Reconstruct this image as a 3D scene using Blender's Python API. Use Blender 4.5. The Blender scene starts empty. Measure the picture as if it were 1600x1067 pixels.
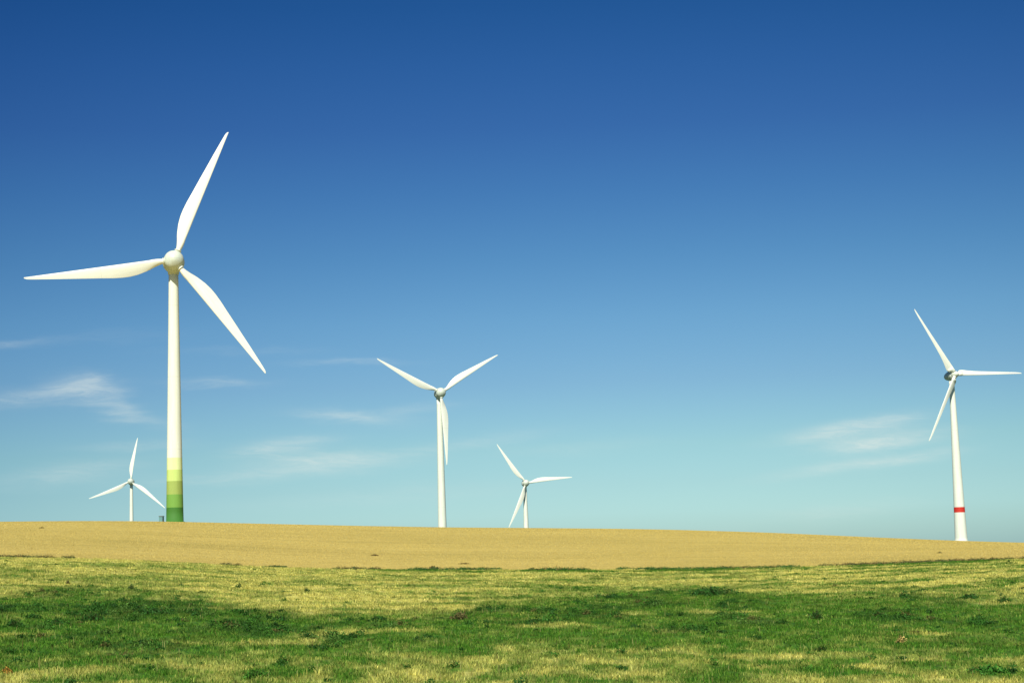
import bpy, math
import numpy as np
from mathutils import Matrix, Vector

rad = math.radians
S = bpy.context.scene
COL = S.collection
rng = np.random.default_rng(7)

# ------------------------------------------------------------------ camera
PW, PH, FPX = 1600, 1067, 2720.0
PITCH, ROLL = 7.06, 1.7
th, ro = rad(PITCH), rad(ROLL)
c_fwd = np.array([0, math.cos(th), math.sin(th)])
_up = np.array([0, -math.sin(th), math.cos(th)]); _rt = np.array([1., 0, 0])
c_rt = _rt * math.cos(ro) - _up * math.sin(ro)
c_up = _rt * math.sin(ro) + _up * math.cos(ro)
cd = bpy.data.cameras.new('camera'); co = bpy.data.objects.new('camera', cd); COL.objects.link(co)
cd.sensor_width = 36.0; cd.sensor_fit = 'HORIZONTAL'; cd.lens = 36.0 * FPX / PW
cd.clip_start = 0.5; cd.clip_end = 40000
co.matrix_world = Matrix(((c_rt[0], c_up[0], -c_fwd[0], 0), (c_rt[1], c_up[1], -c_fwd[1], 0),
                          (c_rt[2], c_up[2], -c_fwd[2], 0), (0, 0, 0, 1)))
S.camera = co

def ray(px, py):
    d = c_fwd + c_rt * (px - PW / 2) / FPX - c_up * (py - PH / 2) / FPX
    return d / d[1]
def proj(P):
    d = P @ c_fwd
    return PW / 2 + FPX * (P @ c_rt) / d, PH / 2 - FPX * (P @ c_up) / d

# ------------------------------------------------------------------ light
SUN_EL, SUN_AZ = 45.0, 190.5           # azimuth clockwise from +Y : behind the viewer, a little to the left
S.view_settings.view_transform = 'Standard'; S.view_settings.look = 'None'
S.view_settings.exposure = 0.25; S.view_settings.gamma = 1.0
sd = Vector((math.sin(rad(SUN_AZ)) * math.cos(rad(SUN_EL)), math.cos(rad(SUN_AZ)) * math.cos(rad(SUN_EL)), math.sin(rad(SUN_EL))))
sl = bpy.data.lights.new('sun', 'SUN'); so = bpy.data.objects.new('sun', sl); COL.objects.link(so)
sl.energy = 4.8; sl.angle = rad(0.53); sl.color = (1.0, 0.97, 0.86)
so.rotation_euler = sd.to_track_quat('Z', 'Y').to_euler()

# ------------------------------------------------------------------ node helpers
class NT:
    def __init__(s, tree): s.t = tree; s.n = tree.nodes; s.l = tree.links
    def put(s, sock, v):
        if v is None: return
        if hasattr(v, 'is_output') or isinstance(v, bpy.types.NodeSocket): s.l.new(v, sock)
        else: sock.default_value = v
    def math(s, op, a, b=None, c=None, clamp=False):
        n = s.n.new('ShaderNodeMath'); n.operation = op; n.use_clamp = clamp
        s.put(n.inputs[0], a); s.put(n.inputs[1], b); s.put(n.inputs[2], c); return n.outputs[0]
    def noise(s, vec, scale, detail=4, rough=.5, dist=0):
        n = s.n.new('ShaderNodeTexNoise'); s.put(n.inputs['Vector'], vec)
        n.inputs['Scale'].default_value = scale; n.inputs['Detail'].default_value = detail
        n.inputs['Roughness'].default_value = rough; n.inputs['Distortion'].default_value = dist
        return n.outputs['Fac']
    def ramp(s, fac, stops, interp='LINEAR'):
        n = s.n.new('ShaderNodeValToRGB'); n.color_ramp.interpolation = interp
        e = n.color_ramp.elements
        while len(e) > 1: e.remove(e[-1])
        for i, (p, c) in enumerate(stops):
            q = e[0] if i == 0 else e.new(p)
            q.position = p; q.color = (*c, 1) if len(c) == 3 else c
        s.put(n.inputs[0], fac); return n.outputs[0]
    def mix(s, fac, a, b, mode='MIX'):
        n = s.n.new('ShaderNodeMix'); n.data_type = 'RGBA'; n.blend_type = mode
        s.put(n.inputs[0], fac); s.put(n.inputs[6], a); s.put(n.inputs[7], b); return n.outputs[2]
    def vmath(s, op, a, b=None):
        n = s.n.new('ShaderNodeVectorMath'); n.operation = op
        s.put(n.inputs[0], a); s.put(n.inputs[1], b); return n.outputs[0]
    def comb(s, x, y, z):
        n = s.n.new('ShaderNodeCombineXYZ'); s.put(n.inputs[0], x); s.put(n.inputs[1], y); s.put(n.inputs[2], z); return n.outputs[0]
    def sep(s, v):
        n = s.n.new('ShaderNodeSeparateXYZ'); s.put(n.inputs[0], v); return n.outputs

# ------------------------------------------------------------------ world sky
W = bpy.data.worlds.new('World'); S.world = W; W.use_nodes = True
w = NT(W.node_tree); w.n.clear()
sky = w.n.new('ShaderNodeTexSky'); sky.sky_type = 'NISHITA'; sky.sun_disc = False
sky.sun_elevation = rad(SUN_EL); sky.sun_rotation = rad(SUN_AZ)
sky.altitude = 100; sky.air_density = 1.0; sky.dust_density = 0.6; sky.ozone_density = 2.0
geo = w.n.new('ShaderNodeTexCoord'); dirv = geo.outputs['Generated']
dx, dy, dz = w.sep(dirv)[:3]
SKY_TINT = [(0, (0.3233, 0.4973, 0.6081)), (0.0586, (0.3202, 0.4884, 0.5974)), (0.0996, (0.2974, 0.4428, 0.526)), (0.1544, (0.2799, 0.4152, 0.4676)), (0.2457, (0.237, 0.3511, 0.4368)), (0.337, (0.1969, 0.3276, 0.4218)), (0.4276, (0.1479, 0.2821, 0.3923)), (0.5174, (0.1106, 0.2365, 0.3702)), (0.606, (0.0836, 0.1931, 0.3465)), (0.6929, (0.0635, 0.176, 0.3317)), (0.7738, (0.0454, 0.1585, 0.308)), (1.0, (0.04086, 0.14265, 0.2772))]
skyc = sky.outputs[0]
elev = w.math('MULTIPLY', dz, 2.5, clamp=True)      # 0 .. sin(23.6 deg)
tint = w.ramp(elev, SKY_TINT)
#tint is in 0..1, doubled below
tn = w.vmath('MULTIPLY', skyc, tint)
tn = w.vmath('MULTIPLY', tn, (2.0, 2.0, 2.0))
# paler towards the right
azu = w.math('MINIMUM', w.math('MAXIMUM', w.math('DIVIDE', dx, w.math('MAXIMUM', dy, 0.2)), -0.36), 0.36)
az2 = w.math('MULTIPLY', azu, azu)
sidec = [w.math('MULTIPLY_ADD', az2, -a_, w.math('MULTIPLY_ADD', azu, b_, 1.0)) for a_, b_ in ((1.9, .23), (1.45, .17), (1.1, .07))]
tn = w.vmath('MULTIPLY', tn, w.comb(*sidec))
# thin cirrus, as directions on the sky
ysafe = w.math('MAXIMUM', dy, 0.05)
cu = w.math('DIVIDE', dx, ysafe); cv = w.math('DIVIDE', dz, ysafe)
warpv = w.comb(w.math('MULTIPLY', cu, 12), w.math('MULTIPLY', cv, 60), 0.3)
wn = w.noise(warpv, 1.6, 4, .6)
wo = w.math('SUBTRACT', wn, .5)
u2 = w.math('MULTIPLY_ADD', wo, 0.035, cu)
v2 = w.math('MULTIPLY_ADD', wo, 0.012, cv)
streak = w.noise(w.comb(w.math('MULTIPLY', u2, 26), w.math('MULTIPLY', w.math('MULTIPLY_ADD', cu, 0.06, v2), 210), 1.7), 1.0, 9, .72, .6)
streak = w.math('MULTIPLY_ADD', streak, 3.2, -1.0, clamp=True)
CL = [(50, 618, 80, 12, 4, .30), (122, 608, 36, 16, -4, .44), (185, 634, 66, 13, -24, .34), (15, 537, 45, 6, 0, .16),
      (110, 738, 90, 14, 4, .30), (215, 697, 80, 6, -2, .16), (440, 697, 66, 11, 4, .46), (520, 718, 98, 13, 0, .62),
      (545, 652, 66, 8, -7, .42), (640, 640, 60, 7, 2, .18), (400, 742, 160, 9, 0, .24), (335, 599, 58, 6, -3, .30),
      (545, 567, 75, 5, -3, .18), (745, 690, 95, 9, 4, .20), (380, 548, 110, 6, -4, .06), (120, 530, 140, 8, 0, .06),
      (1330, 669, 85, 11, 6, .80), (1372, 690, 82, 11, 3, .76), (1415, 717, 75, 9, 5, .42), (1300, 729, 90, 8, 6, .32),
      (1300, 800, 110, 12, 2, .16), (900, 700, 120, 10, 0, .10), (600, 775, 200, 12, 0, .12)]
cm = None
for (px, py, hx, hy, rt, a) in CL:
    d = ray(px, py); su = hx / FPX; sv = hy / FPX; r = rad(rt + 1.7)
    a0 = w.math('SUBTRACT', u2, float(d[0])); b0 = w.math('SUBTRACT', v2, float(d[2]))
    p = w.math('ADD', w.math('MULTIPLY', a0, math.cos(r) / su), w.math('MULTIPLY', b0, math.sin(r) / su))
    q = w.math('ADD', w.math('MULTIPLY', a0, -math.sin(r) / sv), w.math('MULTIPLY', b0, math.cos(r) / sv))
    e = w.math('ADD', w.math('MULTIPLY', p, p), w.math('MULTIPLY', q, q))
    g = w.math('MULTIPLY', w.math('EXPONENT', w.math('MULTIPLY', e, -0.9)), a)
    cm = g if cm is None else w.math('ADD', cm, g)
cm = w.math('MULTIPLY', cm, w.math('MULTIPLY_ADD', streak, 0.66, 0.26))
cm = w.math('MULTIPLY', cm, w.math('GREATER_THAN', dy, 0.1), clamp=True)
fin = w.mix(cm, tn, (7.6, 8.3, 7.8, 1))
bg = w.n.new('ShaderNodeBackground'); w.l.new(fin, bg.inputs[0]); bg.inputs[1].default_value = 0.084
wo_ = w.n.new('ShaderNodeOutputWorld'); w.l.new(bg.outputs[0], wo_.inputs[0])

# ------------------------------------------------------------------ materials
def mat(name):
    m = bpy.data.materials.new(name); m.use_nodes = True
    t = NT(m.node_tree); b = t.n['Principled BSDF']; return m, t, b
def bump(t, b, h, strength, dist):
    n = t.n.new('ShaderNodeBump'); n.inputs['Strength'].default_value = strength; n.inputs['Distance'].default_value = dist
    t.l.new(h, n.inputs['Height']); t.l.new(n.outputs[0], b.inputs['Normal'])
CREAM = (0.80, 0.825, 0.70)
def paint(name, base=CREAM, rough=.45, bands=None):
    m, t, b = mat(name)
    tc = t.n.new('ShaderNodeTexCoord').outputs['Object']
    n1 = t.noise(t.vmath('MULTIPLY', tc, (1, 1, .12)), 1.3, 5, .6)
    dirt = t.ramp(n1, [(0.3, (.90, .90, .86)), (.65, (1, 1, 1))])
    if bands:
        z = t.sep(tc)[2]; hi = bands[-1][0] + 5.0
        fac = t.math('DIVIDE', z, hi, clamp=True)
        c = t.ramp(fac, [(p / hi, col) for p, col in bands], 'CONSTANT')
    else: c = (*base, 1)
    seam = t.math('LESS_THAN', t.math('FRACT', t.math('DIVIDE', t.sep(tc)[2], 17.3)), .0045)      # joints between the sections
    dirt = t.mix(t.math('MULTIPLY', seam, .30), dirt, (.35, .36, .33, 1))
    t.l.new(t.mix(1.0, c, dirt, 'MULTIPLY'), b.inputs['Base Color'])
    b.inputs['Roughness'].default_value = rough
    return m
M_paint = paint('cream_turbine_paint'); M_hub = paint('pale_grey_hub_paint', (.64, .69, .58)); M_nac = paint('grey_nacelle_paint', (.60, .65, .56)); M_blade = paint('cream_blade_gelcoat', (.82, .83, .72), .35)
M_steel, t_, b_ = mat('grey_steel'); b_.inputs['Base Color'].default_value = (.16, .17, .15, 1); b_.inputs['Roughness'].default_value = .6

def vc_mat(name, rough, transl=.0, bumpy=False):
    m, t, b = mat(name)
    a = t.n.new('ShaderNodeAttribute'); a.attribute_name = 'Col'
    b.inputs['Roughness'].default_value = rough
    b.inputs['Specular IOR Level'].default_value = .15
    c = a.outputs['Color']
    if bumpy:
        tc = t.n.new('ShaderNodeNewGeometry').outputs['Position']
        n = t.noise(tc, 3.0, 6, .7)
        c = t.mix(1.0, c, t.ramp(n, [(.3, (.65, .65, .65)), (.7, (1.15, 1.15, 1.15))]), 'MULTIPLY')
        bump(t, b, n, .6, .08)
    t.l.new(c, b.inputs['Base Color'])
    if transl:
        tr = t.n.new('ShaderNodeBsdfTranslucent'); t.l.new(c, tr.inputs[0])
        mx = t.n.new('ShaderNodeMixShader'); mx.inputs[0].default_value = transl
        t.l.new(b.outputs[0], mx.inputs[1]); t.l.new(tr.outputs[0], mx.inputs[2])
        t.l.new(mx.outputs[0], t.n['Material Output'].inputs[0])
    return m
M_soil = vc_mat('meadow_ground', .95, 0, True)
M_grass = vc_mat('grass_blades', .75, .3)
M_leaf = vc_mat('weed_leaves', .6, .2)
M_stub = vc_mat('stubble_stalks', .8, .1)

m, t, b = mat('harvested_field_soil'); M_field = m
P = t.n.new('ShaderNodeNewGeometry').outputs['Position']
n1 = t.noise(P, .02, 5, .6); n2 = t.noise(P, .35, 6, .7); n3 = t.noise(t.vmath('MULTIPLY', P, (1, .25, 1)), 2.2, 5, .75)
c1 = t.ramp(n1, [(.3, (.42, .33, .090)), (.5, (.49, .38, .108)), (.7, (.55, .43, .125))])
c1 = t.mix(1.0, c1, t.ramp(n2, [(.28, (.88, .87, .84)), (.5, (1, 1, 1)), (.75, (1.05, 1.04, 1.02))]), 'MULTIPLY')
c1 = t.mix(1.0, c1, t.ramp(n3, [(.3, (.88, .87, .82)), (.6, (1.03, 1.03, 1.0))]), 'MULTIPLY')
row = t.noise(t.vmath('MULTIPLY', P, (.012, .30, 0)), 1.0, 4, .6)
c1 = t.mix(1.0, c1, t.ramp(row, [(.32, (.88, .87, .84)), (.5, (1, 1, 1)), (.66, (1.07, 1.05, 1.0))]), 'MULTIPLY')
t.l.new(c1, b.inputs['Base Color']); b.inputs['Roughness'].default_value = .95; b.inputs['Specular IOR Level'].default_value = .1
bump(t, b, n3, .3, .04)

# ------------------------------------------------------------------ tags / mesh linking
def tag(o, label=None, cat=None, group=None, kind=None):
    if label: o['label'] = label
    if cat: o['category'] = cat
    if group: o['group'] = group
    if kind: o['kind'] = kind
    return o
def empty(name, loc, rz=0):
    o = bpy.data.objects.new(name, None); o.location = loc; o.rotation_euler = (0, 0, rz); COL.objects.link(o); o.empty_display_size = .5; return o
def link(name, me, m, parent=None, smooth=True):
    if m and not me.materials: me.materials.append(m)
    if smooth: me.shade_smooth()
    o = bpy.data.objects.new(name, me); COL.objects.link(o)
    if parent: o.parent = parent
    return o
def np_mesh(name, V, F, cols=None):
    """V (n,3), F (m,k) equal-size faces, cols per-vertex (n,3)"""
    me = bpy.data.meshes.new(name); n, mf, k = len(V), len(F), F.shape[1]
    me.vertices.add(n); me.vertices.foreach_set('co', np.ascontiguousarray(V, np.float32).ravel())
    me.loops.add(mf * k); me.loops.foreach_set('vertex_index', np.ascontiguousarray(F, np.int32).ravel())
    me.polygons.add(mf); me.polygons.foreach_set('loop_start', np.arange(0, mf * k, k, dtype=np.int32))
    me.update(calc_edges=True)
    if cols is not None:
        a = me.color_attributes.new('Col', 'FLOAT_COLOR', 'POINT')
        a.data.foreach_set('color', np.c_[cols, np.ones(n)].astype(np.float32).ravel())
    return me

# ------------------------------------------------------------------ value noise
def _hash(i, j, s):
    h = (i * 374761393 + j * 668265263 + s * 2147483647 * 7) & 0xFFFFFFFF
    h = ((h ^ (h >> 13)) * 1274126177) & 0xFFFFFFFF
    return ((h ^ (h >> 16)) & 0xFFFFFF) / float(0xFFFFFF)
def vnoise(x, y, s=0):
    i = np.floor(x).astype(np.int64); j = np.floor(y).astype(np.int64); fx = x - i; fy = y - j
    fx = fx * fx * (3 - 2 * fx); fy = fy * fy * (3 - 2 * fy)
    a = _hash(i, j, s); b = _hash(i + 1, j, s); c = _hash(i, j + 1, s); d = _hash(i + 1, j + 1, s)
    return (a + (b - a) * fx) * (1 - fy) + (c + (d - c) * fx) * fy
def fbm(x, y, s=0, o=4, g=.55):
    v = 0; a = 1; tot = 0
    for k in range(o):
        v = v + a * vnoise(x * 2 ** k + 17.3 * k, y * 2 ** k - 9.1 * k, s + k); tot += a; a *= g
    return v / tot

# ------------------------------------------------------------------ terrain
def table(pts):
    az, sl = [], []
    for px, py in pts:
        d = ray(px, py); az.append(math.atan2(d[0], 1)); sl.append(d[2] / math.hypot(d[0], 1))
    return np.array(az), np.array(sl)
CREST = table([(-120, 816), (0, 815), (100, 814), (200, 814), (271, 815), (400, 818), (533, 821), (700, 824), (850, 825), (1000, 826.5), (1066, 828), (1200, 832), (1400, 841), (1500, 845), (1600, 848), (1720, 850)])
BOUND = table([(-120, 869), (0, 870), (130, 872), (260, 877), (400, 885), (533, 889), (700, 890), (900, 890), (1066, 889), (1200, 887), (1300, 884), (1400, 880), (1500, 876), (1600, 873), (1720, 870)])
BOTTOM = table([(-120, 1067), (1720, 1067)])
RN, RB, RC, RF, RE = 50., 172., 385., 1700., 9000.
def herm(t, a, b, ma, mb):
    return (2*t**3 - 3*t**2 + 1)*a + (t**3 - 2*t**2 + t)*ma + (-2*t**3 + 3*t**2)*b + (t**3 - t**2)*mb
AMX = rad(20)
def smooth_interp(a, T):
    k = 0; s = 0
    for d, wt in ((-.02, 1), (-.01, 2), (0, 3), (.01, 2), (.02, 1)):
        s = s + wt * np.interp(a + d, *T); k += wt
    return s / k
def height(x, y, rough=True):
    x = np.asarray(x, float); y = np.asarray(y, float)
    r = np.hypot(x, y); a = np.arctan2(x, y)
    a = np.where(np.abs(a) <= AMX, a, np.sign(a) * AMX * (math.pi - np.abs(a)) / (math.pi - AMX))
    sb = smooth_interp(a, BOUND); sc = smooth_interp(a, CREST); s0 = np.interp(a, *BOTTOM)
    z0 = s0 * RN; zb = sb * RB; zc = sc * RC
    m0 = (zb - z0) / (RB - RN); mb = .5 * (m0 + (zc - zb) / (RC - RB))
    zf = np.minimum(zc, 0) * .3 - 6.0
    z = herm(np.clip(r / RN, 0, 1), z0 - RN * m0 * .6, z0, 0, m0 * RN)
    z = np.where(r > RN, herm(np.clip((r - RN) / (RB - RN), 0, 1), z0, zb, m0 * (RB - RN), mb * (RB - RN)), z)
    z = np.where(r > RB, herm(np.clip((r - RB) / (RC - RB), 0, 1), zb, zc, mb * (RC - RB), sc * (RC - RB)), z)
    z = np.where(r > RC, herm(np.clip((r - RC) / (RF - RC), 0, 1), zc, zf, sc * (RF - RC), -.004 * (RF - RC)), z)
    z = np.where(r > RF, herm(np.clip((r - RF) / (RE - RF), 0, 1), zf, -35., -.004 * (RE - RF), -.004 * (RE - RF)), z)
    if rough:
        k = np.clip((RB - r) / 12, 0, 1) * np.clip(r / 10, 0, 1)
        z = z + k * (.30 * (fbm(x / 5, y / 5, 3) - .5) + .20 * (fbm(x * .8, y * .8, 11) - .5))
    return z

# ---- what grows where (colour of the plant cover)
YT = np.array([(0, 937), (130, 926), (250, 932), (450, 956), (533, 962), (700, 960), (760, 938), (900, 928), (1000, 922), (1100, 918), (1300, 930), (1450, 932), (1600, 936)], float)
YBt = np.array([(0, 1045), (200, 1032), (400, 1036), (600, 1022), (800, 1016), (1000, 1008), (1200, 1000), (1400, 1008), (1600, 1022)], float)
def cover(x, y):
    """0 = dry straw, 1 = lush green ; second value: dark broad-leaved weeds"""
    z = height(x, y, False); px, py = proj(np.c_[x, y, z]) if np.ndim(x) else (0, 0)
    n = fbm(x / 9, y / 16, 21, 4); n2 = fbm(x / 2.6, y / 5, 31, 4); n3 = fbm(x / .7, y / 1.6, 41, 3)
    yt = np.interp(px, YT[:, 0], YT[:, 1]) + 26 * (n - .5) + 34 * (n2 - .5); yb = np.interp(px, YBt[:, 0], YBt[:, 1]) + 34 * (n2 - .5)
    band = 1 / (1 + np.exp(-(py - yt) / 5.0)) / (1 + np.exp((py - yb) / 7.0))
    far = np.clip((fbm(x / 4, y / 5, 51, 5, .65) - .43) * 5, 0, 1) * (.55 + .35 * np.clip((px - 950) / 400, 0, 1))
    near = .28 + np.clip((fbm(x / 1.8, y / 2.8, 61, 5, .65) - .38) * 4.0, 0, 1) * .75
    g = band + (1 - band) * np.where(py < (yt + yb) / 2, far, near)
    straw = np.clip((n2 * .6 + fbm(x / 4, y / 3, 71, 3) * .4 - .57) * 7, 0, 1) * .62
    g = g * (1 - straw * np.where(py > 950, 1, .6))
    g = g + (n3 - .5) * .8
    rows = fbm(x / 26, np.hypot(x, y) / 1.6, 131, 3)                 # swaths left by mowing, parallel to the field edge
    fz = np.clip((yt - 4 - py) / 10, 0, 1)
    g = g + fz * (.52 - rows) * 1.9 * np.clip((px - 100) / 700, .35, 1)
    edge = np.exp(-((py - np.interp(np.arctan2(x, y), BOUND[0], [869, 870, 872, 877, 885, 889, 890, 890, 889, 887, 884, 880, 876, 873, 870]) - 1.5) / 1.5) ** 2)
    g = g + edge * 1.3 * np.clip((fbm(x / 5, y / 50, 81, 3) - .38) * 6, 0, 1) * np.clip((px - 500) / 200, 0, 1)
    dk = band * np.clip((fbm(x / 3.2, y / 6, 91, 5, .65) - .49) * 6, 0, 1) * np.clip((yb - 12 - py) / 14, 0, 1)
    return np.clip(g, 0, 1), np.clip(dk, 0, 1)
STRAW = np.array([(.70, .63, .15), (.77, .70, .20), (.50, .46, .11)]); GREEN = np.array([(.062, .185, .012), (.098, .240, .018), (.044, .140, .011)])
DARK = np.array([(.030, .100, .012), (.042, .125, .014), (.024, .080, .012)])
def cover_col(x, y, jit, r_):
    g, dk = cover(x, y); n = len(g)
    k = r_.integers(0, 3, n); w1 = np.clip(g + jit * r_.normal(size=n), 0, 1)[:, None]; w1 = w1 ** .8
    c = STRAW[k] * (1 - w1) + GREEN[k] * w1
    d = (dk * .75)[:, None]; c = c * (1 - d) + DARK[k] * d
    lush = np.clip((fbm(x / .7, y / 1.1, 101, 3) - .60) * 7, 0, 1) * np.clip(fbm(x / 6, y / 9, 111, 2) * 2.4 - .6, 0, 1)      # small rank tufts of darker grass
    l = (lush * .7)[:, None]; c = c * (1 - l) + np.array([.10, .15, .02]) * l
    return c * (1 + .12 * r_.normal(size=(n, 1))).clip(.6, 1.4), g, dk

# ---- ground sheets on one polar grid : meadow (inside the field edge) and harvested field (beyond)
def azgrid():
    fine = np.linspace(-rad(21), rad(21), 560)
    rest = np.linspace(rad(21), rad(339), 70)[1:-1]
    return np.r_[fine, rest]
AZ = azgrid(); NA = len(AZ)
def sheet(name, radii, closed_centre):
    R_, A_ = np.meshgrid(radii, AZ, indexing='ij')
    x = (R_ * np.sin(A_)).ravel(); y = (R_ * np.cos(A_)).ravel(); z = height(x, y)
    V = np.c_[x, y, z]; nr = len(radii)
    i = np.arange(nr - 1)[:, None]; j = np.arange(NA)[None, :]; j2 = (j + 1) % NA
    F = np.stack([i * NA + j, (i + 1) * NA + j, (i + 1) * NA + j2, i * NA + j2], -1).reshape(-1, 4)[:, ::-1]
    return V, F
Vm, Fm = sheet('meadow', np.r_[0.3, 3, 8, 15, 24, 34, np.linspace(42, RB, 260)], True)
cc, g_, d_ = cover_col(Vm[:, 0], Vm[:, 1], .05, rng)
meadow = link('meadow', np_mesh('meadow', Vm, Fm, cc * .8), M_soil); tag(meadow, kind='structure')
Vf, Ff = sheet('field', np.linspace(RB, 462, 125), False)
field = link('harvested_field', np_mesh('harvested_field', Vf, Ff), M_field); tag(field, kind='structure')
Vd, Fd = sheet('far', np.geomspace(462, RE, 60), False)
m, t, b = mat('low_bounce_land')  # unseen land past the crest, made dark to cut light bounced onto the turbines
P = t.n.new('ShaderNodeNewGeometry').outputs['Position']
t.l.new(t.ramp(t.noise(P, .004, 5, .6), [(.35, (.035, .075, .015)), (.5, (.06, .10, .02)), (.62, (.10, .085, .04))]), b.inputs['Base Color']); b.inputs['Roughness'].default_value = .95
unseen_land = link('unseen_dark_land', np_mesh('unseen_dark_land', Vd, Fd), m); tag(unseen_land, kind='structure')

# ------------------------------------------------------------------ grass
def scatter(n, r0, r1, amax=18.2, p=1.0, r_=rng):
    a = r_.uniform(-rad(amax), rad(amax), n); u = r_.random(n)
    r = r0 * (r1 / r0) ** u if p == 0 else (r0 ** p + u * (r1 ** p - r0 ** p)) ** (1 / p)
    return r * np.sin(a), r * np.cos(a), r
def blades(x, y, z, h, wd, lean, col, r_, cup=.35):
    """one bent blade (quad + tip as 2 quads -> here one triangle pair) per entry"""
    n = len(x); th_ = r_.uniform(0, 2 * math.pi, n); la = r_.uniform(0, 2 * math.pi, n)
    dx_, dy_ = np.cos(th_) * wd / 2, np.sin(th_) * wd / 2
    lx, ly = np.cos(la) * lean * h, np.sin(la) * lean * h
    b1 = np.c_[x - dx_, y - dy_, z - .03]; b2 = np.c_[x + dx_, y + dy_, z - .03]
    m1 = np.c_[x - dx_ * .8 + lx * cup, y - dy_ * .8 + ly * cup, z + h * .6]; m2 = np.c_[x + dx_ * .8 + lx * cup, y + dy_ * .8 + ly * cup, z + h * .6]
    tp = np.c_[x + lx, y + ly, z + h]
    V = np.stack([b1, b2, m2, m1, tp], 1).reshape(-1, 3)
    k = np.arange(n)[:, None] * 5
    F = np.concatenate([k + [0, 1, 2], k + [0, 2, 3], k + [3, 2, 4]])
    return V, F, np.repeat(col, 5, 0)
NT_ = 104000; KB = 7
tx, ty, tr_ = scatter(NT_, 33, RB - .2, amax=19.5, p=1.0)
tc_, tg, td = cover_col(tx, ty, .15, rng)
hs = (.065 + .075 * rng.random(NT_)) * (1.0 - .15 * tg) * (.7 + .8 * fbm(tx / 2, ty / 2, 5))
ix = np.repeat(np.arange(NT_), KB); n = len(ix)
sp = .07 + .0006 * tr_[ix]
bx = tx[ix] + rng.normal(size=n) * sp; by = ty[ix] + rng.normal(size=n) * sp
ok = np.hypot(bx, by) < RB
bx, by, ix = bx[ok], by[ok], ix[ok]; n = len(ix)
bc = tc_[ix] * (1 + .14 * rng.normal(size=(n, 1))).clip(.5, 1.5)
V, F, Cc = blades(bx, by, height(bx, by), hs[ix] * rng.uniform(.6, 1.25, n), (.012 + .00020 * tr_[ix]) * rng.uniform(.7, 1.4, n), rng.uniform(.15, .9, n), bc, rng)
# taller dry stalks standing out of the sward
ns_ = 2600; qx, qy, qr = scatter(ns_, 44, 150, p=.7); k_ = rng.random(ns_) < np.clip(fbm(qx / 3, qy / 4, 151, 3) * 3.2 - 1.1, .05, 1)
qx, qy, qr = qx[k_], qy[k_], qr[k_]; ns_ = len(qx)
sc2 = np.where(rng.random((ns_, 1)) < .7, [[.46, .44, .15]], [[.20, .15, .05]]) * rng.uniform(.6, 1.1, (ns_, 1))
V2, F2, C2 = blades(qx, qy, height(qx, qy), rng.uniform(.16, .34, ns_), .010 + .00016 * qr, rng.uniform(0, .35, ns_), sc2, rng)
F2 = F2 + len(V); V = np.concatenate([V, V2]); F = np.concatenate([F, F2]); Cc = np.concatenate([Cc, C2])
grass = link('grass', np_mesh('grass', V, F, Cc), M_grass, smooth=False)
tag(grass, 'rough meadow grass, part dry straw and part green, in front of the harvested field', 'grass', kind='stuff')

# ---- stubble
n = 230000
sx, sy, sr = scatter(n, RB + .3, 420, p=.8)
sc_ = np.array([.55, .435, .130]) * (1 + .06 * rng.normal(size=(n, 1))).clip(.5, 1.5) * (.90 + .20 * fbm(sx / 20, sy / 20, 9))[:, None]
V, F, Cc = blades(sx, sy, height(sx, sy), rng.uniform(.03, .08, n), rng.uniform(.03, .07, n) * (sr / 170), rng.uniform(0, .8, n), sc_, rng)
stub = link('stubble', np_mesh('stubble', V, F, Cc), M_stub, smooth=False)
tag(stub, 'short tan stubble covering the harvested field up to the crest', 'stubble', kind='stuff')

# ---- leafy plants
def plant(x, y, z, R, Hh, nl, base, r_, upright=.5, stalks=0, lsize=1.0):
    """arrays for one leafy clump: many small leaves spread through its volume and upright stems"""
    q = r_.normal(size=(nl, 3)); q /= np.linalg.norm(q, axis=1)[:, None]
    q *= (r_.random((nl, 1)) ** .45); q[:, 2] = np.abs(q[:, 2])
    wob = 1 + .35 * np.sin(np.arctan2(q[:, 1], q[:, 0]) * 3 + r_.uniform(0, 6))
    c = np.c_[x + q[:, 0] * R * wob, y + q[:, 1] * R * wob, z + q[:, 2] * Hh * (.75 + .5 * r_.random(nl))]
    s = r_.uniform(.020, .048, nl) * lsize * (R / .35) ** .3
    d = r_.normal(size=(nl, 3)); d[:, 2] += upright; d /= np.linalg.norm(d, axis=1)[:, None]
    e = np.cross(d, r_.normal(size=(nl, 3))); e /= np.linalg.norm(e, axis=1)[:, None]
    L = s[:, None] * 1.5
    V = np.stack([c - d * L, c + e * s[:, None] * .6, c + d * L, c - e * s[:, None] * .6], 1).reshape(-1, 3)
    F = np.arange(nl)[:, None] * 4 + [0, 1, 2, 3]
    col = np.asarray(base) * (1 + .3 * r_.normal(size=(nl, 1))).clip(.4, 1.9)
    return V, F, np.repeat(col, 4, 0)
def merge(parts):
    Vs, Fs, Cs, o = [], [], [], 0
    for V, F, C_ in parts: Vs.append(V); Fs.append(F + o); Cs.append(C_); o += len(V)
    return np.concatenate(Vs), np.concatenate(Fs), np.concatenate(Cs)
def gpos(px, py):
    """where the view ray through (px, py) meets the terrain"""
    d = ray(px, py); Y = np.linspace(38, 420, 3000)
    g = height(d[0] * Y, Y, False) - d[2] * Y; k = int(np.argmax(g > 0)) or len(Y) - 1
    return d[0] * Y[k], Y[k]
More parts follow.
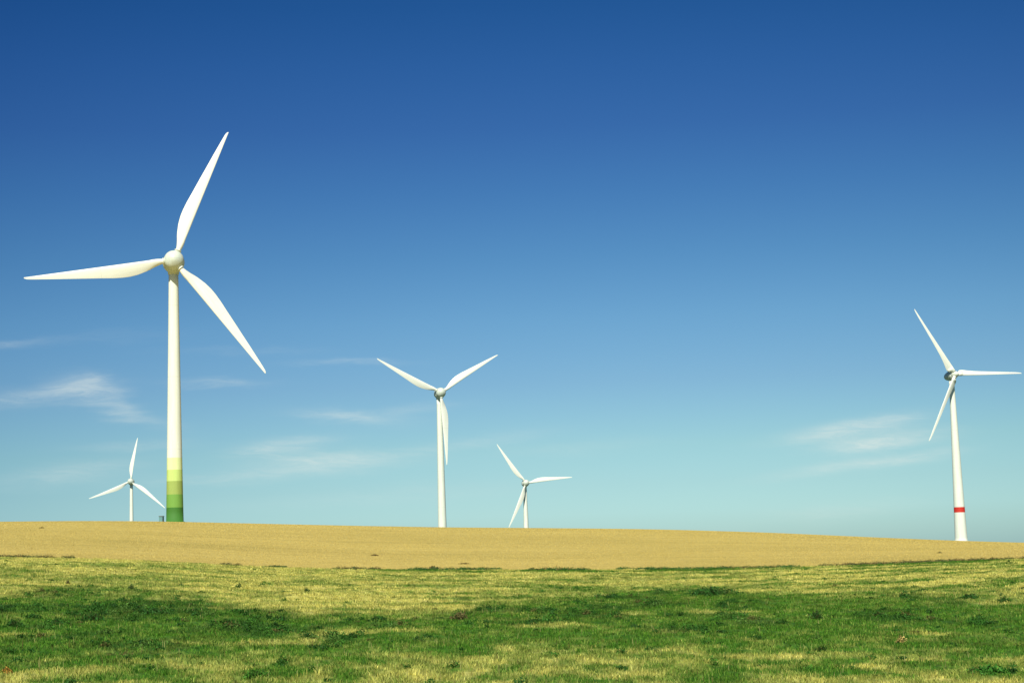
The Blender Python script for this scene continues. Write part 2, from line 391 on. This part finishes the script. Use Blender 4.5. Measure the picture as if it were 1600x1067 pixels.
# ground cover of broad-leaved weeds in the green band
wx, wy, wr = scatter(9000, 46, 165, p=.9)
g_, dk_ = cover(wx, wy)
keep = rng.random(9000) < (dk_ * .62 + .05 * g_ + .016)
parts = []
for x, y, dk in zip(wx[keep], wy[keep], dk_[keep]):
    R = rng.uniform(.10, .36) * (.7 + .5 * dk); k = rng.random()
    base = DARK[rng.integers(0, 3)] * rng.uniform(.8, 1.6) if k < .85 else ((.11, .11, .028) if k < .9 else (.09, .18, .03))
    parts.append(plant(x, y, float(height(x, y)), R, R * rng.uniform(.5, 1.0), int(40 + 130 * R / .4), base, rng, .5, lsize=1.0))
# field-edge fringe of weeds, greener in the middle, browner to the right
for a in rng.uniform(-rad(18), rad(18), 1300):
    r = RB + rng.normal() * .6; x, y = r * math.sin(a), r * math.cos(a)
    d = float(vnoise(np.array([x / 4.]), np.array([3.3]), 5)[0])
    px = 800 + math.tan(a) * FPX
    if d < (.55 if px < 650 else .30): continue
    R = rng.uniform(.15, .42)
    base = (.05, .14, .03) if (rng.random() < .75 and px > 600 and px < 1250) else ((.17, .13, .045) if rng.random() < .5 else (.09, .13, .04))
    parts.append(plant(x, y, float(height(x, y, False)), R * 1.3, R * .75, 50, base, rng, .6))
V, F, Cc = merge(parts)
weeds = link('weeds', np_mesh('weeds', V, F, Cc), M_leaf, smooth=False)
tag(weeds, 'low dark broad-leaved weeds spread through the green part of the meadow and its far edge', 'weeds', kind='stuff')

# single plants that stand out
def stand_out(px, py, wpx, hpx, base, label, cat, name='weed_clump', group='weed clumps standing out of the meadow', nl=260):
    x, y = gpos(px, py); r = math.hypot(x, y); z = float(height(x, y))
    R = wpx / 2 * r / FPX; Hh = hpx * r / FPX
    V, F, C_ = plant(0, 0, 0, R * 1.15, Hh * .95, int(nl * .45 + 11 * wpx), np.array(base) * 1.2, rng, .8, lsize=1.15)
    # stems: each leaf sits on a thin stalk that leaves the ground near the middle of the clump
    cen = V.reshape(-1, 4, 3).mean(1); k = len(cen); root = cen * [.45, .45, 0] + [0, 0, -.03]
    sv = np.stack([root - [.006, 0, 0], root + [.006, 0, 0], cen + [.004, 0, 0], cen - [.004, 0, 0]], 1).reshape(-1, 3)
    V, F, C_ = merge([(V, F, C_), (sv, np.arange(k)[:, None] * 4 + [0, 1, 2, 3], np.repeat([[.09, .11, .03]], k * 4, 0))])
    o = link(name, np_mesh(name, V, F, C_), M_leaf, smooth=False); o.location = (x, y, z - .02)
    tag(o, label, cat, group)
DG = (.028, .095, .014); BR = (.12, .10, .035); OL = (.07, .12, .025)
for a in [
    (374, 921, 15, 10, DG, 'dark green bush in the straw grass right of the green-footed turbine', 'bush'),
    (479, 925, 10, 8, DG, 'small round green bush in the straw grass, the rightmost of those left of centre', 'bush'),
    (442, 927, 6, 5, OL, 'tiny dark weed just left of the small round bush in the straw grass', 'weed'),
    (106, 912, 6, 8, BR, 'thin upright dark weed in the straw grass near the left edge', 'weed'),
    (205, 922, 10, 8, OL, 'olive weed just under the green-footed turbine, at the top of the green band', 'weed'),
    (145, 969, 32, 13, DG, 'broad dark bush with pale straw behind it, largest in the left part', 'bush'),
    (88, 973, 18, 10, DG, 'dark round bush left of the broadest bush', 'bush'),
    (50, 966, 22, 9, DG, 'flat dark bush near the left edge, above two others', 'bush'),
    (22, 975, 20, 11, DG, 'dark bush closest to the left edge of the meadow', 'bush'),
    (240, 960, 40, 11, DG, 'long dark weed patch right of the broadest bush', 'weeds'),
    (305, 963, 14, 7, DG, 'small dark weed clump between pale straw strips', 'weed'),
    (283, 977, 16, 8, DG, 'low dark clump below the small one between straw strips', 'weed'),
    (435, 975, 26, 10, DG, 'wide low bush in the green band below the small round bush', 'bush'),
    (678, 889, 18, 6, BR, 'brownish red weed clump on the field edge under the middle turbine', 'weed'),
    (718, 968, 26, 14, BR, 'tall brownish weeds at the top of the green band near the centre', 'weeds'),
    (590, 972, 24, 9, DG, 'dark green clump left of the tall brownish weeds', 'weed'),
    (550, 996, 12, 8, DG, 'small very dark weed alone in plain green left of centre', 'weed'),
    (1110, 929, 70, 13, DG, 'long tall dark green thicket right of centre at the top of the green band', 'thicket'),
    (1275, 967, 20, 16, DG, 'tall dark weed right of centre inside the green band', 'weed'),
    (1452, 960, 12, 9, DG, 'round dark weed under the red-banded turbine', 'weed'),
    (1515, 936, 26, 9, DG, 'wide dark weed clump at the top of the green band by the right edge', 'weed'),
    (1568, 939, 16, 10, DG, 'dark weed clump closest to the right edge of the meadow', 'weed'),
    (1408, 1004, 14, 12, (.42, .32, .10), 'rusty dry tuft in the green right of centre', 'tuft'),
    (10, 1052, 16, 10, (.30, .17, .03), 'rusty orange weed in the bottom left corner', 'weed'),
    (400, 1060, 34, 12, (.06, .17, .02), 'fresh green leafy clump at the bottom left of centre', 'weed'),
    (1545, 1055, 60, 11, (.045, .15, .018), 'large leafy green patch in the bottom right corner', 'weeds')]:
    stand_out(*a)
for a in [(585, 868, 12, 3, (.16, .12, .04), 'small dark weed alone in the tan field left of centre', 'weed'),
          (724, 881, 16, 2.5, (.20, .15, .05), 'flat brown weed low in the tan field under the middle turbine', 'weed'),
          (65, 825, 8, 2.5, (.16, .12, .04), 'dark speck of weed high in the tan field at the left', 'weed'),
          (1468, 864, 7, 3, (.14, .12, .04), 'small dark weed in the tan field left of the red-banded turbine', 'weed'),
          (425, 886, 44, 3, (.08, .12, .035), 'long low dark weed strip on the field edge left of centre', 'weeds')]:
    stand_out(*a, group='weeds in the tan field', nl=90)

# ------------------------------------------------------------------ turbines
def lathe(prof, seg=48, axis='Z', caps=True):
    """prof: list of (r, h); closed with caps where r > 0"""
    V, F = [], []
    for r, h in prof:
        for k in range(seg):
            a = 2 * math.pi * k / seg
            p = (r * math.cos(a), r * math.sin(a), h)
            V.append(p if axis == 'Z' else (p[0], -p[2], p[1]))     # 'Y': h runs forward along -Y
    for i in range(len(prof) - 1):
        for k in range(seg):
            k2 = (k + 1) % seg; F.append((i * seg + k, i * seg + k2, (i + 1) * seg + k2, (i + 1) * seg + k))
    if caps: F.append(tuple(range(seg))[::-1]); F.append(tuple((len(prof) - 1) * seg + k for k in range(seg)))
    return V, F
def mesh(name, V, F):
    me = bpy.data.meshes.new(name); me.from_pydata(V, [], F); me.update(); return me
def join(a, b): return a[0] + b[0], a[1] + [tuple(i + len(a[0]) for i in f) for f in b[1]]

def blade_mesh(name, kind, R=35.0):
    if kind == 'old':     # belly a third of the way out, straight leading edge
        ch = [(.055, 1.15), (.08, 1.22), (.11, 1.62), (.15, 2.10), (.195, 2.58), (.25, 3.05), (.30, 3.28), (.35, 3.30), (.42, 3.10), (.5, 2.72), (.6, 2.3), (.7, 1.85), (.8, 1.42), (.88, 1.05), (.94, .78), (.98, .55), (.995, .34), (1.0, .12)]
        le0, tw0 = .60, 14
    else:                 # widest at the hub, slender outwards
        ch = [(.045, 1.5), (.055, 2.2), (.07, 3.0), (.10, 3.25), (.14, 3.05), (.2, 2.6), (.28, 2.2), (.38, 1.9), (.5, 1.62), (.6, 1.42), (.7, 1.22), (.8, 1.02), (.9, .82), (.96, .62), (.99, .42), (1.0, .15)]
        le0, tw0 = .72, 30
    st = np.r_[np.linspace(.045 if kind != 'old' else .055, .12, 8), np.linspace(.14, .95, 30), .965, .98, .99, .996, 1.0]
    rr = [c[0] for c in ch]; cw = [c[1] for c in ch]
    V, F, n = [], [], 28
    for s in st:
        c = float(np.interp(s, rr, cw)); k = np.clip((s - .06) / (.15 if kind == 'old' else .05), 0, 1); k = k * k * (3 - 2 * k)
        if kind != 'old': k = max(k, .5)
        thick = c * ((1 - k) * .95 + k * max(.13, .30 - .25 * s))
        le = le0 * (1 - s) ** 1.0 + .16
        if kind == 'old': kk = np.clip((s - .05) / .12, 0, 1); le = c / 2 * (1 - kk) + le * kk
        tw = rad(tw0 * (1 - s) ** 2.0 * (1.0 if s > .1 else 1.0) + 1.5)
        for j in range(n):
            a = 2 * math.pi * j / n
            # ellipse (root) blended into an aerofoil outline; x from leading (0) to trailing (1)
            xc = .5 - .5 * math.cos(a)
            yt = 5 * (0.2969 * math.sqrt(max(xc, 0)) - .126 * xc - .3516 * xc**2 + .2843 * xc**3 - .1036 * xc**4)
            sg = 1 if math.sin(a) >= 0 else -1
            yy = (1 - k) * .5 * math.sin(a) + k * sg * yt * .5 / .5 * 1.0
            X = le - xc * c; Yv = yy * thick
            px_ = X * math.cos(tw) + Yv * math.sin(tw); py_ = -X * math.sin(tw) + Yv * math.cos(tw)
            py_ += -1.4 * max(0, s - .4) ** 2 * 0 
            V.append((px_, py_, s * R))
    for i in range(len(st) - 1):
        for j in range(n):
            j2 = (j + 1) % n; F.append((i * n + j, i * n + j2, (i + 1) * n + j2, (i + 1) * n + j))
    F.append(tuple(range(n))[::-1]); F.append(tuple((len(st) - 1) * n + j for j in range(n)))
    return mesh(name, V, F)

def arc(R0, R1, h0, h1, p=2.0, n=10, rev=False):
    out = []
    for i in range(n + 1):
        t_ = i / n
        out.append((R0 + (R1 - R0) * (1 - (1 - t_) ** p) ** (1 / p), h0 + (h1 - h0) * t_))
    return out
def egg(pts, n=8):
    """Catmull-Rom through (h, r) knots -> (r, h)"""
    P_ = [pts[0]] + list(pts) + [pts[-1]]; out = []
    for i in range(1, len(P_) - 2):
        for k in range(n):
            t_ = k / n; a, b2, c, d = (np.array(P_[i + o], float) for o in (-1, 0, 1, 2))
            q = .5 * ((2 * b2) + (-a + c) * t_ + (2 * a - 5 * b2 + 4 * c - d) * t_**2 + (-a + 3 * b2 - 3 * c + d) * t_**3)
            out.append((max(q[1], .01), q[0]))
    out.append((max(pts[-1][1], .01), pts[-1][0])); return out

# shapes shared by the copies (rotor centre is the origin, -Y points into the wind)
BL = {'old': blade_mesh('blade', 'old'), 'new': blade_mesh('blade_slender', 'new')}
for m_ in BL.values(): m_.materials.append(M_blade)
# hub front (spinner) h forward
hub_prof = {'old': egg([(-1.25, 2.12), (-1.2, 2.26), (-.6, 2.38), (0, 2.38), (.7, 2.20), (1.3, 1.78), (1.8, 1.15), (2.1, .55), (2.18, .02)]),
            'new': egg([(-1.1, 1.55), (-1.05, 1.62), (-.3, 1.58), (.5, 1.35), (1.1, 1.0), (1.55, .55), (1.7, .02)])}
nac_prof = {'old': egg([(-8.4, .02), (-8.2, .7), (-7.3, 1.35), (-5.6, 1.95), (-4.0, 2.38), (-2.8, 2.60), (-2.0, 2.58), (-1.5, 2.40), (-1.33, 2.15), (-1.32, 1.6)]),
            'new': egg([(-8.6, .02), (-8.4, .8), (-7.4, 1.5), (-5.6, 2.0), (-4.0, 2.20), (-2.8, 2.22), (-1.8, 2.05), (-1.25, 1.72), (-1.2, 1.2)])}
HUBM, NACM = {}, {}
for k in ('old', 'new'):
    HUBM[k] = mesh('rotor_hub', *lathe(hub_prof[k], 48, 'Y')); NACM[k] = mesh('nacelle', *lathe(nac_prof[k], 48, 'Y'))
    HUBM[k].materials.append(M_hub if k == 'old' else M_paint); NACM[k].materials.append(M_nac)
def collar_mesh(r0, r1, a, b):
    return mesh('blade_collar', *lathe([(r0 * .9, a), (r0, a + .03), (r0, b - .12), (r1, b - .1), (r1, b), (r1 * .85, b + .02)], 32))
COLM = {'old': collar_mesh(.78, .86, 1.55, 2.62), 'new': collar_mesh(.80, .88, .9, 1.85)}
for m_ in COLM.values(): m_.materials.append(M_paint)

def turbine(hx, hy, dist, yaw, phase, kind, rt, rb, label, oh=3.6, tilt=4.0, bands=None, name='wind_turbine'):
    hubp = ray(hx, hy) * dist; y = rad(yaw); f = np.array([math.sin(y), -math.cos(y), 0])
    base = hubp - f * oh; bz = float(height(base[0], base[1], False))
    root = empty(name, (base[0], base[1], bz), y)
    tag(root, label, 'wind turbine', 'wind turbines on the hill')
    hh = hubp[2] - bz
    top = hh - (2.55 if kind == 'old' else 2.2)
    prof = [(rb + .35, -.6), (rb + .35, .12), (rb + .12, .14)]
    for i in range(0, 25):
        t_ = i / 24; prof.append((rt + (rb - rt) * ((1 - t_) ** 1.12), .15 + (top - .15) * t_))
    me = mesh('tower', *lathe(prof, 64)); 
    m_ = M_paint
    if bands: m_ = paint('banded_tower_paint', rough=.75, bands=[(max(0, z - bz), c) for z, c in bands])
    tw = link('tower', me, m_, root)
    # yaw neck between tower and nacelle
    nk = mesh('tower_neck', *lathe([(rt * .92, top - .4), (rt * 1.12, top - .38), (rt * 1.18, top + .2), (rt * 1.25, top + .9)], 48))
    link('tower_neck', nk, M_nac, root)
    t_ = rad(tilt); n = Vector((0, -math.cos(t_), math.sin(t_))); v = Vector((0, math.sin(t_), math.cos(t_))); h = Vector((1, 0, 0)); hp = Vector((0, -oh, hh))
    fr = Matrix(((h.x, -n.x, v.x, hp.x), (h.y, -n.y, v.y, hp.y), (h.z, -n.z, v.z, hp.z), (0, 0, 0, 1)))
    for nm, mm in (('nacelle', NACM[kind]), ('rotor_hub', HUBM[kind])):
        o = link(nm, mm, None, root); o.matrix_local = fr
    for k in range(3):
        a = rad(phase + 120 * k); s_ = h * math.cos(a) + v * math.sin(a); l_ = h * math.sin(a) - v * math.cos(a)
        bm = Matrix(((l_.x, -n.x, s_.x, hp.x), (l_.y, -n.y, s_.y, hp.y), (l_.z, -n.z, s_.z, hp.z), (0, 0, 0, 1)))
        o = link('blade', BL[kind], None, root); o.matrix_local = bm
        c = link('blade_collar', COLM[kind], None, o)
    return root, base, bz, hh

def z_at(px, py, d): return float(ray(px, py)[2] * d)
D1 = 415.5
gb = [(-3, (.045, .18, .018)), (z_at(271, 793, D1), (.17, .36, .055)), (z_at(271, 773, D1), (.33, .43, .10)), (z_at(271, 752, D1), (.54, .69, .20)), (z_at(271, 734.5, D1), (.74, .82, .40)), (z_at(271, 715.5, D1), CREAM)]
big, bbase, bbz, _ = turbine(271.75, 406.5, 411.9, 12.95, 67.7, 'old', 1.15, 2.05, 'nearest and tallest wind turbine, with graded green bands around the foot of its tower', bands=gb)
turbine(689.0, 613.2, 832, 18.4, 32.1, 'old', 1.28, 2.15, 'plain white wind turbine in the middle, one blade hanging down in front of its tower', oh=3.3)
D2 = 793
rb_ = [(-9, CREAM), (z_at(1503, 800.5, D2), (.62, .03, .015)), (z_at(1503, 792, D2), CREAM)]
turbine(1492.9, 584.6, 789.8, 17.8, .9, 'new', 1.15, 2.85, 'slender-bladed white wind turbine on the far right with a red ring on its tower', bands=rb_)
turbine(203.9, 751.9, 1381, 1.5, 81.3, 'old', 1.15, 2.2, 'small distant wind turbine left of the green-footed one, one blade pointing up')
turbine(822.0, 754.2, 1258, 14.3, 5.6, 'old', 1.2, 2.4, 'small distant wind turbine right of the middle one, a blade tip touching the crest')

# ------------------------------------------------------------------ transformer cabin beside the near turbine
def box(x0, x1, y0, y1, z0, z1):
    V = [(x, y, z) for z in (z0, z1) for y in (y0, y1) for x in (x0, x1)]
    F = [(0, 2, 3, 1), (4, 5, 7, 6), (0, 1, 5, 4), (1, 3, 7, 5), (3, 2, 6, 7), (2, 0, 4, 6)]
    return V, F
mk, t, b = mat('blue_green_cabin_paint'); 
tc = t.n.new('ShaderNodeTexCoord').outputs['Object']
t.l.new(t.ramp(t.noise(tc, 3, 4, .6), [(.3, (.11, .25, .26)), (.7, (.13, .28, .29))]), b.inputs['Base Color']); b.inputs['Roughness'].default_value = .6
cx = ray(252.3, 812)[0] * 418; cy = 418.
cab = empty('transformer_cabin', (cx, cy, float(height(cx, cy, False))), 0)
tag(cab, 'tiny blue-green cabin beside the green foot of the nearest turbine tower', 'cabin')
link('wall', mesh('wall', *box(-.42, .42, -.9, .9, -.3, 1.35)), mk, cab, False)
link('roof', mesh('roof', *box(-.5, .5, -1.0, 1.0, 1.352, 1.47)), M_steel, cab, False)
link('door', mesh('door', *box(-.28, .28, -.935, -.903, .1, 1.2)), mk, cab, False)

S.render.engine = 'CYCLES'
